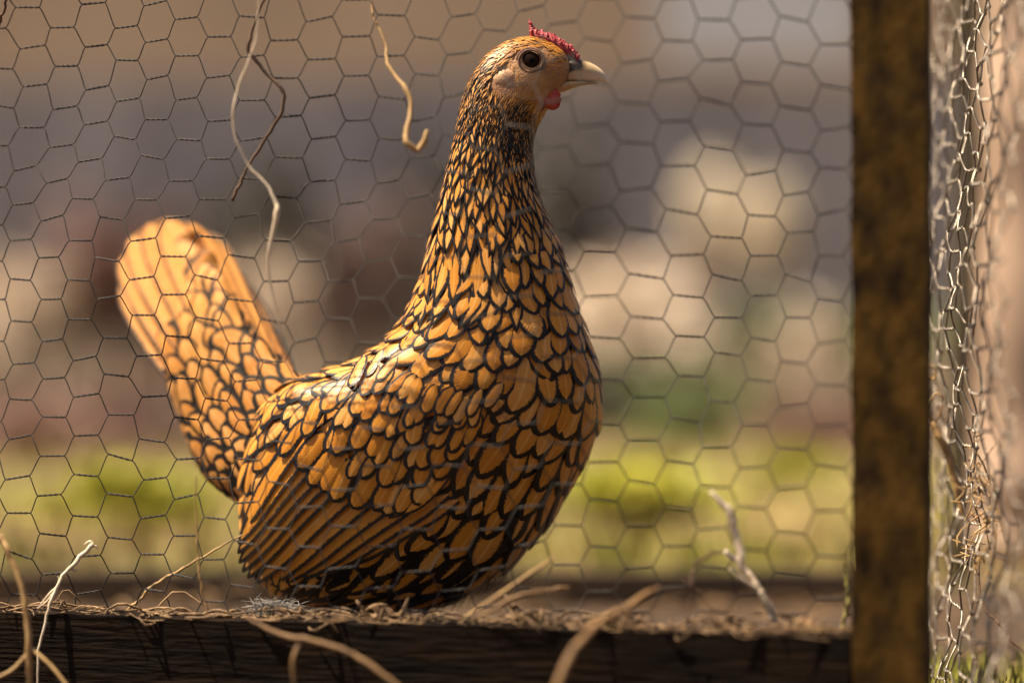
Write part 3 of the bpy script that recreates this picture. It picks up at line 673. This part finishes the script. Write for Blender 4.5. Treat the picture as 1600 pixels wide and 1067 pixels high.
def flankY(px, py):
    x = px/GS-.5; y = py/GS-.5; i = int(np.clip(math.floor(x), 0, GW-2)); j = int(np.clip(math.floor(y), 0, GH-2)); fx, fy = x-i, y-j
    return (grid[j, i]*(1-fx)+grid[j, i+1]*fx)*(1-fy)+(grid[j+1, i]*(1-fx)+grid[j+1, i+1]*fx)*fy
def fpt(px, py, off):
    Yv = min(flankY(px, py), 1.338)-off*PXM; return at(px, py, Yv)
def fnrm(px, py):
    a = fpt(px+14, py, 0)-fpt(px-14, py, 0); b = fpt(px, py+14, 0)-fpt(px, py-14, 0); n_ = np.cross(a, b); n_ /= np.linalg.norm(n_)
    return n_ if n_[1] < 0 else -n_
# wing root mesh: a soft padded panel under the flight feathers
wp = MB(); nu_, nv_ = 24, 12
up_e = np.array([(700, 560), (600, 618), (520, 655), (460, 700), (410, 775), (384, 850)], float)
lo_e = np.array([(730, 740), (680, 790), (610, 830), (540, 872), (460, 904), (400, 905)], float)
V = []
for side in (0, 1):
    for i in range(nu_+1):
        a = crom(up_e, np.array(i/nu_*5.0)); b = crom(lo_e, np.array(i/nu_*5.0))
        for j in range(nv_+1):
            q = a+(b-a)*j/nv_; hgt = 9*math.sin(math.pi*j/nv_)**.6*min(1, i/nu_*6+.1)
            V.append(fpt(q[0], q[1], hgt if side == 0 else -6))
k_ = (nu_+1)*(nv_+1); F = []
for i in range(nu_):
    for j in range(nv_):
        a = i*(nv_+1)+j; F.append((a, a+1, a+nv_+2, a+nv_+1)); F.append((a+k_, a+nv_+1+k_, a+nv_+2+k_, a+1+k_))
wp.add(V, F); wing = wp.build('wing', M['down'], hen)
FLT = [((505, 640), (377, 832)), ((522, 655), (372, 850)), ((534, 672), (371, 865)), ((546, 688), (373, 880)), ((556, 702), (378, 893)), ((568, 716), (386, 903)),
       ((588, 732), (400, 911)), ((616, 744), (422, 914)), ((645, 756), (446, 910)), ((672, 766), (474, 904)), ((700, 772), (506, 896)), ((716, 780), (540, 884))]
for k, (r0, t0) in enumerate(FLT):
    r0 = np.array(r0, float); t0 = np.array(t0, float); d = t0-r0; pr = np.array([d[1], -d[0]])/np.linalg.norm(d)
    if pr[1] > 0: pr = -pr
    base_off = 27-1.3*k
    pts = []
    for s in np.linspace(0, 1, 6):
        q = r0+d*s+pr*(9*math.sin(math.pi*s))*(1 if k < 6 else .6)
        pts.append(fpt(q[0], q[1], base_off-2+4*math.sin(math.pi*s)))
    m_ = r0+d*.5
    V, F, c_, uv_ = long_feather(pts, 17.5*PXM, 4.6*PXM, .38+.25*random.random(), 0, fnrm(m_[0], m_[1])+np.array([-.12, 0, .24]), point=.4, crownh=.03, rows_=26)
    # only the trailing vane carries the black edge, as on a folded wing
    m2 = MB(); m2.add(V, F, c_, uv_); m2.build('flight_feather', M['feather'], wing, base=hen_base)
cv = MB()
def pic_feather(mb, tip, dirv, L_, W_, lace, tone, dark, off, point=.12):
    tip = np.array(tip, float); dirv = np.array(dirv, float)/np.linalg.norm(dirv); pts = []
    for s in np.linspace(0, 1, 4):
        q = tip-dirv*L_*(1-s); pts.append(fpt(q[0], q[1], off-3+5*s))
    m_ = tip-dirv*L_*.4
    V, F, c_, uv_ = long_feather(pts, W_*PXM, lace*PXM, tone, dark, fnrm(m_[0], m_[1]), point=point, crownh=.14, rows_=10)
    mb.add(V, F, c_, uv_)
rowtip = np.array([(440, 712), (466, 735), (492, 757), (517, 777), (547, 790), (578, 798), (606, 804), (634, 800), (664, 790), (694, 776)], float)
for r_ in range(5, -1, -1):
    m_n = [11, 11, 12, 12, 12, 12][r_]; sc_ = [1, .95, .88, .82, .76, .70][r_]
    shift = np.array([26*r_, -33*r_])*(.99-.02*r_)
    for k in range(m_n):
        s = (k+(.5 if r_ % 2 else 0))/m_n*9
        if s > 8.1: continue
        q = crom(rowtip, np.array(s))+shift+np.array([random.gauss(0, 4.5), random.gauss(0, 5.5)])
        q = q+(np.array([622, 640])-q)*(.03*r_)
        ang = np.interp(s, [0, 9], [R(125), R(110)])+random.gauss(0, .11); z_ = sc_*random.uniform(.82, 1.22)
        pic_feather(cv, q, (math.cos(ang), math.sin(ang)), 72*sc_, 16.5*z_, 4.4*(sc_**.5)*random.uniform(.8, 1.2), random.uniform(.2, .85), 0, 32+r_*.9+random.uniform(-.8, .8))
# the long leading-edge feather at the front of the folded wing
for (pth, wd) in (([(716, 700), (692, 748), (654, 786), (606, 810)], 9),):
    pts = [fpt(a, b, o_) for (a, b), o_ in zip(pth, (27, 33, 34, 33))]
    V, F, c_, uv_ = long_feather(pts, wd*PXM, 3.2*PXM, .5, 0, fnrm(665, 770)+np.array([0, 0, .2]), point=.7, crownh=.08, rows_=14); cv.add(V, F, c_, uv_)
cv.build('wing_coverts', M['feather'], wing, base=hen_base)

# 6 head details
def ellipsoid(mb, c, r, rot=None, nu=20, nv=28, f=None):
    V = []; F = []
    for i in range(nu+1):
        for j in range(nv):
            th = math.pi*i/nu; ph = 2*math.pi*j/nv; v = Vector((math.sin(th)*math.cos(ph)*r[0], math.sin(th)*math.sin(ph)*r[1], math.cos(th)*r[2]))
            if f: v = f(v)
            if rot is not None: v = rot@v
            V.append((c[0]+v.x, c[1]+v.y, c[2]+v.z))
    for i in range(nu):
        for j in range(nv): F.append((i*nv+j, i*nv+(j+1) % nv, (i+1)*nv+(j+1) % nv, (i+1)*nv+j))
    mb.add(V, F)
from mathutils import Matrix, Euler
def headY(px, py, side=-1):
    """surface depth of the head at a point"""
    uu, pp = np.meshgrid(np.linspace(0, 6, 160), np.linspace(-math.pi, 0, 120) if side < 0 else np.linspace(0, math.pi, 120), indexing='ij')
    P = S_body(uu.ravel(), pp.ravel()); x, y = topx(P); d = (x-px)**2+(y-py)**2; i = np.argsort(d)[:6]
    return P[i, 1].min() if side < 0 else P[i, 1].max()
for side in (-1, 1):
    Yh = headY(*EYE, side=side); e_ = MB(); c = at(EYE[0], EYE[1], Yh-side*.0021)
    ellipsoid(e_, c, (15*PXM, 11*PXM, 15*PXM)); eye = e_.build('eye', M['eye'], hen)
    pm = MB(); ellipsoid(pm, c+np.array([.0004, side*5.0*PXM, 0]), (8*PXM, 6.4*PXM, 8*PXM)); pm.build('pupil', M['pupil'], eye, base=hen_base)
    ring = MB(); th = np.linspace(0, 2*math.pi, 33)
    ys = Yh+side*.0012
    for rr_, rd, yy in ((17.4, 1.8, .0004), (20.4, 2.4, -.0010)):
        ring.tube(np.stack([c[0]+np.cos(th)*rr_*PXM*1.06, np.full(33, Yh+side*yy), c[2]+np.sin(th)*rr_*PXM*.98-.0002], 1), rd*PXM, 8, cap=False)
    ring.build('eyelid', M['eyelid'], hen)
    el = MB(); Ye = headY(785, 124, side); rot = Euler((0, R(-20), 0)).to_matrix()
    def bump(v): 
        s_ = 1+.10*math.sin(v.x*2600)*math.sin(v.z*1900); return Vector((v.x*s_, v.y, v.z*s_))
    ellipsoid(el, at(790, 124, Ye-side*.0016), (20*PXM, 7*PXM, 15*PXM), rot, f=bump); el.build('earlobe', M['earlobe'], hen)
    wt = MB(); cw = at(858, 150, 1.303+side*.0070); rot = Euler((R(8*side), R(-28), 0)).to_matrix()
    def wf(v):
        k = 1-.55*max(0, v.z)/(24*PXM)+.10*math.sin(v.z*2200); return Vector((v.x*k, v.y*(1.0+.35*math.sin(v.x*1400+v.z*500)), v.z))
    ellipsoid(wt, cw, (17*PXM, 5.0*PXM, 24*PXM), rot, f=wf); wt.build('wattle', M['wattle'], hen)
# beak
def beak(top, bot, hw, mat, name, ridge=.8):
    mb = MB(); n = 22; top = smooth_path(np.array(top, float), n); bot = smooth_path(np.array(bot, float), n); hw = crom(np.array(hw, float)[:, None], np.linspace(0, len(hw)-1, n))[:, 0]
    V = []; uv = []; nv = 20
    for i in range(n):
        T = at(top[i][0], top[i][1], 1.303); B = at(bot[i][0], bot[i][1], 1.303)
        for k in range(nv):
            a = 2*math.pi*k/nv; c_, s_ = math.cos(a), math.sin(a); s_ = math.copysign(abs(s_)**ridge, s_)
            V.append((T+B)/2+(T-B)/2*c_+np.array([0, 1, 0])*hw[i]*PXM*s_); uv.append((i/(n-1)+.45*max(0, .12-c_), k/nv))
    F = [(i*nv+k, i*nv+(k+1) % nv, (i+1)*nv+(k+1) % nv, (i+1)*nv+k) for i in range(n-1) for k in range(nv)]+[tuple(range(nv)), tuple(range((n-1)*nv, n*nv))[::-1]]
    mb.add(V, F, uv=uv); return mb.build(name, mat, hen)
beak([(872, 84), (890, 84), (906, 93), (926, 100), (942, 112), (951, 130)], [(866, 128), (884, 127), (902, 127), (922, 128), (938, 128), (950, 132)], [9, 12.5, 13, 11, 7, 1.2], M['beak'], 'upper_beak')
beak([(862, 128), (882, 127), (902, 127), (922, 128), (934, 129)], [(866, 148), (884, 143), (900, 137), (918, 133), (933, 131)], [12, 12, 10.5, 7, 2], M['beak_low'], 'lower_beak')
nm = MB()
for side in (-1, 1): ellipsoid(nm, at(896, 101, 1.303+side*11.6*PXM), (8*PXM, 2.6*PXM, 4.5*PXM), Euler((0, R(28), 0)).to_matrix(), 10, 14)
M['cere'] = noise_mat('dark_nostril', (.015, .009, .008), (.07, .045, .035), 500, .6); nm.build('nostril', M['cere'], hen)
# rose comb: a low ridge crowded with small points
cb = MB(); ridge = smooth_path(np.array([(829, 60), (842, 61), (860, 67), (878, 78), (892, 88), (903, 99)], float), 20)
cbP = np.array([at(q[0], q[1]-1, 1.303) for q in ridge]); cb.tube(cbP, np.interp(np.arange(20), [0, 3, 12, 19], [9, 12, 12, 6])*PXM, 12)
for k in range(210):
    s = random.random()*19; q = crom(ridge, np.array(s)); yo = random.uniform(-1, 1); hgt = random.uniform(7, 13)*(1-.35*abs(yo))*(1 if s > 2 else 1.2); r0 = random.uniform(1.3, 2.6)
    b = at(q[0], q[1]-3, 1.303+yo*8*PXM); d = np.array([random.uniform(-.35, .25), yo*.6, 1.]); d[0] += .35*(s/19); d /= np.linalg.norm(d)
    cb.tube([b-d*.001, b+d*hgt*.5*PXM, b+d*hgt*.85*PXM, b+d*(hgt+2)*PXM], np.array([r0*1.2, r0, r0*.9, r0*.35])*PXM, 7)
for (pts, r0) in (([(836, 60), (833, 50), (830, 42), (827, 31)], 8), ([(845, 60), (841, 52), (838, 46)], 5)):
    cb.tube([at(a, b, 1.303) for a, b in pts], np.linspace(r0, 1.4, len(pts))*PXM, 8)
for k in range(26):
    s = random.random(); b = at(835-6*s+random.uniform(-4, 3), 58-22*s, 1.303+random.uniform(-3, 3)*PXM); d = np.array([random.uniform(-1, 1), random.uniform(-1, .4), random.uniform(0, 1)]); d /= np.linalg.norm(d)
    cb.tube([b, b+d*3.5*PXM, b+d*5*PXM], np.array([1.6, 1.2, .5])*PXM, 6)
cbo = cb.build('comb', M['comb'], hen); rm = cbo.modifiers.new('fuse', 'REMESH'); rm.mode = 'VOXEL'; rm.voxel_size = .00032; rm.use_smooth_shade = True; smo = cbo.modifiers.new('soften', 'SMOOTH'); smo.factor = .5; smo.iterations = 2

# 7 legs with feet
for lx, Yl in ((600, 1.330), (640, 1.368)):
    lg = MB(); top = at(lx+30, 935, Yl); foot = np.array([at(lx+35, 0, Yl)[0], Yl, .006])
    lg.tube(smooth_path([top+[0, 0, .02], top, foot+[0, 0, .008], foot+[0, 0, .002]], 12), np.interp(np.arange(12), [0, 5, 11], [.008, .0042, .0048]), 10)
    for a, l in ((0, .034), (28, .030), (-28, .030), (180, .015)):
        d = np.array([math.cos(R(a)), math.sin(R(a)), 0])
        lg.tube([foot, foot+d*l*.5+[0, 0, .003], foot+d*l*.85, foot+d*l-np.array([0, 0, .003])], [.0042, .0034, .0028, .0012], 8)
    lg.build('leg', M['leg'], hen)

# ------------------------------------------------------------------ straw, stalks, twigs
def kink(P, r_):
    n = len(P); j = np.cumsum(RNG.normal(0, 1, (n, 3)), 0); j -= np.linspace(0, 1, n)[:, None]*j[-1]; r_ = r_*(1+.08*np.interp(np.arange(n), np.arange(0, n+4, 4), RNG.normal(0, 1, len(np.arange(0, n+4, 4)))))
    for k in range(3, n-3, int(RNG.integers(8, 12))): r_[k] *= 1.14
    return P+j*.00032, r_
def strand(name, pts, rad, mat, label, cat, group=None, flat=None, n=46, sides=7):
    P = np.array([at(*q) for q in pts]); mb = MB(); r_ = crom(np.array(rad, float)[:, None], np.linspace(0, len(rad)-1, n))[:, 0]*PXM
    P2, r_ = kink(smooth_path(P, n), r_); mb.tube(P2, np.maximum(r_, .00012), sides); o = mb.build(name, mat)
    return tag(o, label, cat, group)
strand('straw_strand', [(404, -20, 1.235), (398, 60, 1.235), (372, 130, 1.235), (363, 190, 1.235), (385, 250, 1.235), (425, 300, 1.232), (430, 330, 1.23), (418, 390, 1.23), (424, 440, 1.232), (442, 530, 1.235)], [.8, 1.2, 1.8, 2.1, 1.4, 2.3, 4.2, 2.2, 1.5, .8], M['pale_straw'], 'long pale straw hanging in the netting above the tail of the hen', 'straw')
strand('twig', [(420, -15, 1.262), (396, 35, 1.262), (388, 72, 1.262), (408, 100, 1.262), (434, 130, 1.26), (437, 160, 1.26), (418, 200, 1.262), (386, 250, 1.265), (371, 285, 1.266), (363, 314, 1.266)], [2.2, 2.4, 3, 3, 2.8, 2.8, 2.4, 2.4, 2.6, 2.8], M['twig'], 'dark curling twig hanging in the netting beside the long pale straw', 'twig')
strand('straw_strand', [(578, -15, 1.262), (585, 25, 1.258), (605, 70, 1.252), (612, 100, 1.246), (634, 130, 1.24), (647, 160, 1.236), (640, 195, 1.232), (637, 222, 1.23), (650, 232, 1.23), (664, 218, 1.23), (668, 204, 1.23)], [1.6, 1.8, 2.2, 2.6, 3.4, 3.6, 4, 4, 3.8, 5, 2], M['straw'], 'golden curled straw hanging from the netting left of the neck of the hen', 'straw')
strand('twig', [(-10, 70, 1.285), (2, 30, 1.285), (10, 2, 1.285), (14, -20, 1.285)], [2, 2.2, 2, 2], M['twig'], 'short dark twig in the top left corner of the netting', 'twig')
def stalk(name, branches, mat, label, cat):
    mb = MB()
    for pts, rad in branches:
        P = np.array([at(*q) for q in pts]); n = 30; r_ = crom(np.array(rad, float)[:, None], np.linspace(0, len(rad)-1, n))[:, 0]*PXM
        P2, r_ = kink(smooth_path(P, n), r_) if len(pts) > 3 else (smooth_path(P, n), r_); mb.tube(P2, np.maximum(r_, .0001), 7)
    return tag(mb.build(name, mat), label, cat)
stalk('dry_stalk', [([(58, 1075, 1.270), (66, 990, 1.272), (88, 922, 1.276), (112, 888, 1.28), (145, 850, 1.282)], [1.5, 2, 2.6, 3.4, 4]),
                    ([(145, 850, 1.282), (140, 846, 1.282), (132, 850, 1.282)], [3, 2.4, 1]), ([(141, 853, 1.282), (150, 853, 1.282), (153, 858, 1.282)], [2.5, 1.6, .8]),
                    ([(92, 915, 1.277), (78, 926, 1.277), (62, 945, 1.276)], [2.5, 1.6, .8]), ([(90, 918, 1.277), (72, 940, 1.276), (58, 950, 1.276)], [2, 1.3, .7]), ([(88, 922, 1.277), (92, 905, 1.277), (90, 900, 1.277)], [2, 1.2, .7]),
                    ([(112, 888, 1.28), (117, 892, 1.28), (120, 889, 1.28)], [3, 2.2, 1])], M['pale_straw'], 'pale dry stalk with a frayed joint rising over the left end of the rail', 'dry stalk')
stalk('dry_stalk', [([(44, 1080, 1.22), (45, 1000, 1.22), (38, 930, 1.222), (20, 870, 1.225), (2, 835, 1.228)], [4, 5, 4.5, 4, 3.2]), ([(46, 1010, 1.22), (80, 1040, 1.215), (108, 1075, 1.21)], [3, 2.5, 2]), ([(44, 1020, 1.22), (20, 1045, 1.218), (-8, 1060, 1.215)], [3, 2.5, 1.8])],
      M['straw'], 'blurred branching dry stalk at the left edge in front of the rail', 'dry stalk')
stalk('dry_stalk', [([(385, 962, 1.2), (430, 985, 1.19), (500, 1005, 1.18), (570, 1035, 1.17), (640, 1085, 1.16)], [2, 3.2, 3.6, 3.6, 3.6]), ([(470, 1000, 1.185), (458, 1030, 1.18), (460, 1070, 1.18)], [3.5, 3, 3])], M['shaded_straw'], 'thick blurred straw arching down over the rail below the hen', 'dry stalk')
stalk('dry_stalk', [([(1030, 918, 1.17), (985, 945, 1.15), (940, 975, 1.13), (900, 1020, 1.11), (865, 1085, 1.10)], [3.5, 5, 5.5, 5.5, 6])], M['shaded_straw'], 'thick blurred straw arching down over the rail right of the hen', 'dry stalk')
stalk('dry_stalk', [([(1212, 975, 1.212), (1196, 935, 1.212), (1166, 896, 1.214), (1132, 860, 1.216)], [6, 6, 5.5, 4]), ([(1190, 925, 1.212), (1160, 905, 1.21), (1140, 888, 1.208)], [4, 3, 2]), ([(1160, 890, 1.19), (1152, 830, 1.19), (1138, 795, 1.19), (1110, 768, 1.19)], [5, 6, 6, 3])], M['pale_straw'], 'pale forked dry stalk leaning over the right end of the rail', 'dry stalk')
stalk('dry_stalk', [([(740, 966, 1.20), (800, 935, 1.20), (850, 922, 1.20), (890, 918, 1.20)], [2, 2.8, 2.8, 2])], M['shaded_straw'], 'thin blurred straw lying on the rail just right of the hen', 'dry stalk')
stalk('dry_stalk', [([(720, 970, 1.4), (800, 915, 1.4), (870, 868, 1.4)], [3, 3, 2])], M['straw'], 'faint slanting straw on the pen floor beside the breast of the hen', 'dry stalk')
stalk('twig', [([(1068, 905, 1.20), (1082, 918, 1.20), (1096, 925, 1.20)], [2, 2, 1]), ([(1080, 917, 1.20), (1085, 890, 1.20), (1100, 872, 1.20), (1130, 862, 1.20)], [2, 2.2, 2.2, 2]), ([(1080, 917, 1.2), (1078, 940, 1.2), (1072, 975, 1.2)], [1.6, 1.2, 1]), ([(1082, 915, 1.2), (1100, 935, 1.2), (1118, 955, 1.2)], [1.6, 1.2, 1])], M['twig'], 'small dark forked twig standing on the right half of the rail', 'twig')
strand('grass_stalk', [(200, 955, 1.31), (230, 918, 1.31), (290, 885, 1.31), (380, 835, 1.31)], [2, 2.2, 2, 1.2], M['straw'], 'thin slanting grass stem behind the netting left of the wing', 'grass stalk')
strand('grass_stalk', [(322, 955, 1.25), (310, 900, 1.25), (300, 820, 1.25), (306, 740, 1.25)], [1.5, 1.4, 1.2, .8], M['straw'], 'thin upright grass stem in front of the netting below the tail', 'grass stalk')
strand('grass_stalk', [(1318, 1000, 1.22), (1318, 940, 1.22), (1320, 880, 1.22)], [3, 3, 1.5], M['grass'], 'short green grass stem against the corner post', 'grass stalk')
strand('loose_wire', [(1528, 840, 1.30), (1532, 905, 1.29), (1545, 955, 1.28), (1572, 990, 1.27), (1610, 1035, 1.26)], [1.8, 1.8, 2, 2.4, 2.4], M['twig'], 'loose dark wire curling away from the foot of the bright netting', 'wire')
stalk('dry_stalk', [([(1505, 800, 1.34), (1490, 740, 1.34), (1478, 700, 1.34), (1460, 665, 1.34), (1446, 640, 1.34)], [6, 6, 5, 5, 3]), ([(1446, 640, 1.34), (1452, 625, 1.34), (1464, 614, 1.34), (1472, 622, 1.34), (1468, 645, 1.34), (1456, 668, 1.34)], [2.4, 1.8, 1.6, 1.4, 1.3, 1]), ([(1458, 664, 1.34), (1450, 674, 1.34)], [2, 1])], M['straw'], 'curled dry stalk caught in the side netting beside the post', 'dry stalk')
strand('straw_strand', [(1442, 575, 1.36), (1456, 572, 1.36), (1464, 580, 1.36), (1456, 590, 1.36), (1444, 590, 1.36)], [1.5, 2, 2.4, 3, 2], M['straw'], 'tiny straw loop beside the post, above the curled stalk', 'straw')
# chaff caught in the side netting
def litter(n, place, mat, rr_, ll, flatz=.25):
    mb = MB()
    for _ in range(n):
        p = np.array(place()); a = random.uniform(0, 2*math.pi); l = random.uniform(*ll); d = np.array([math.cos(a), math.sin(a)*.5, random.gauss(0, flatz)])
        b = np.array([random.gauss(0, .25), random.gauss(0, .25), random.gauss(0, .25)])*l
        mb.tube(smooth_path([p-d*l/2, p+b*.5, p+d*l/2], 6), np.array([.4, 1, 1, .9, .7, .3])*random.uniform(*rr_), 5)
    return mb
def side_place():
    py = random.gauss(790, 55); z = CZ+(HY-py)/FPX*1.3; Yv = random.uniform(1.24, 1.33); return (side_x(Yv, z)+random.gauss(0, .0012)+.001, Yv, z)
tag(litter(70, side_place, M['straw'], (.00025, .0006), (.006, .018), .8).build('straw_wisps', M['straw']), 'wisps of dry straw tangled in the side netting', 'straw', kind='stuff')
# straw litter on top of the rail and pen floor
def top_place():
    a = random.uniform(0, aL); b = random.uniform(.001, .024)
    k = .5+.5*math.sin(a*37)+.4*math.sin(a*91)
    q = p0+ux*a+uy*b; return (q[0], q[1], RAIL_TOP+.0006+abs(random.gauss(0, .0010))*max(.3, k))
tag(litter(380, top_place, M['chaff'], (.0003, .0008), (.008, .035), .06).build('straw_litter', M['chaff']), 'straw and bark litter lying along the top of the rail', 'straw litter', kind='stuff')
def clump_place():
    c_ = random.choice([(948, .0015), (975, .002), (820, .0008), (600, .001), (1150, .001), (1260, .001)])
    Yv = front_Y(c_[0]); q = at(c_[0]+random.gauss(0, 16), 0, Yv); return (q[0], Yv+random.uniform(.006, .02), RAIL_TOP+.001+abs(random.gauss(0, .0028)))
tag(litter(170, clump_place, M['straw'], (.0004, .0014), (.004, .014), .5).build('chaff_clumps', M['chaff']), 'small clumps of chaff heaped on the rail right of the hen', 'chaff', kind='stuff')
def floor_place(): return (random.uniform(-.42, .36), random.uniform(1.32, 1.78), random.uniform(.001, .012))
tag(litter(260, floor_place, M['chaff'], (.0006, .0014), (.02, .07), .08).build('floor_straw', M['chaff']), 'straw scattered over the pen floor behind the hen', 'straw', kind='stuff')
# a little tuft of pale down behind the hen
M['white_down'] = noise_mat('pale_down', (.22, .20, .18), (.42, .38, .34), 300, .8, bump=0)
def down_place():
    q = at(random.gauss(428, 16), 0, 1.292); return (q[0], random.uniform(1.284, 1.300), RAIL_TOP+abs(random.gauss(.0022, .0014)))
tag(litter(240, down_place, M['white_down'], (.00012, .00028), (.006, .016), .35).build('down_tuft', M['white_down']), 'small tuft of pale down on the rail under the tail end of the wing', 'down tuft', kind='stuff')

for o in bpy.data.objects:
    if '_b' in o: del o['_b']
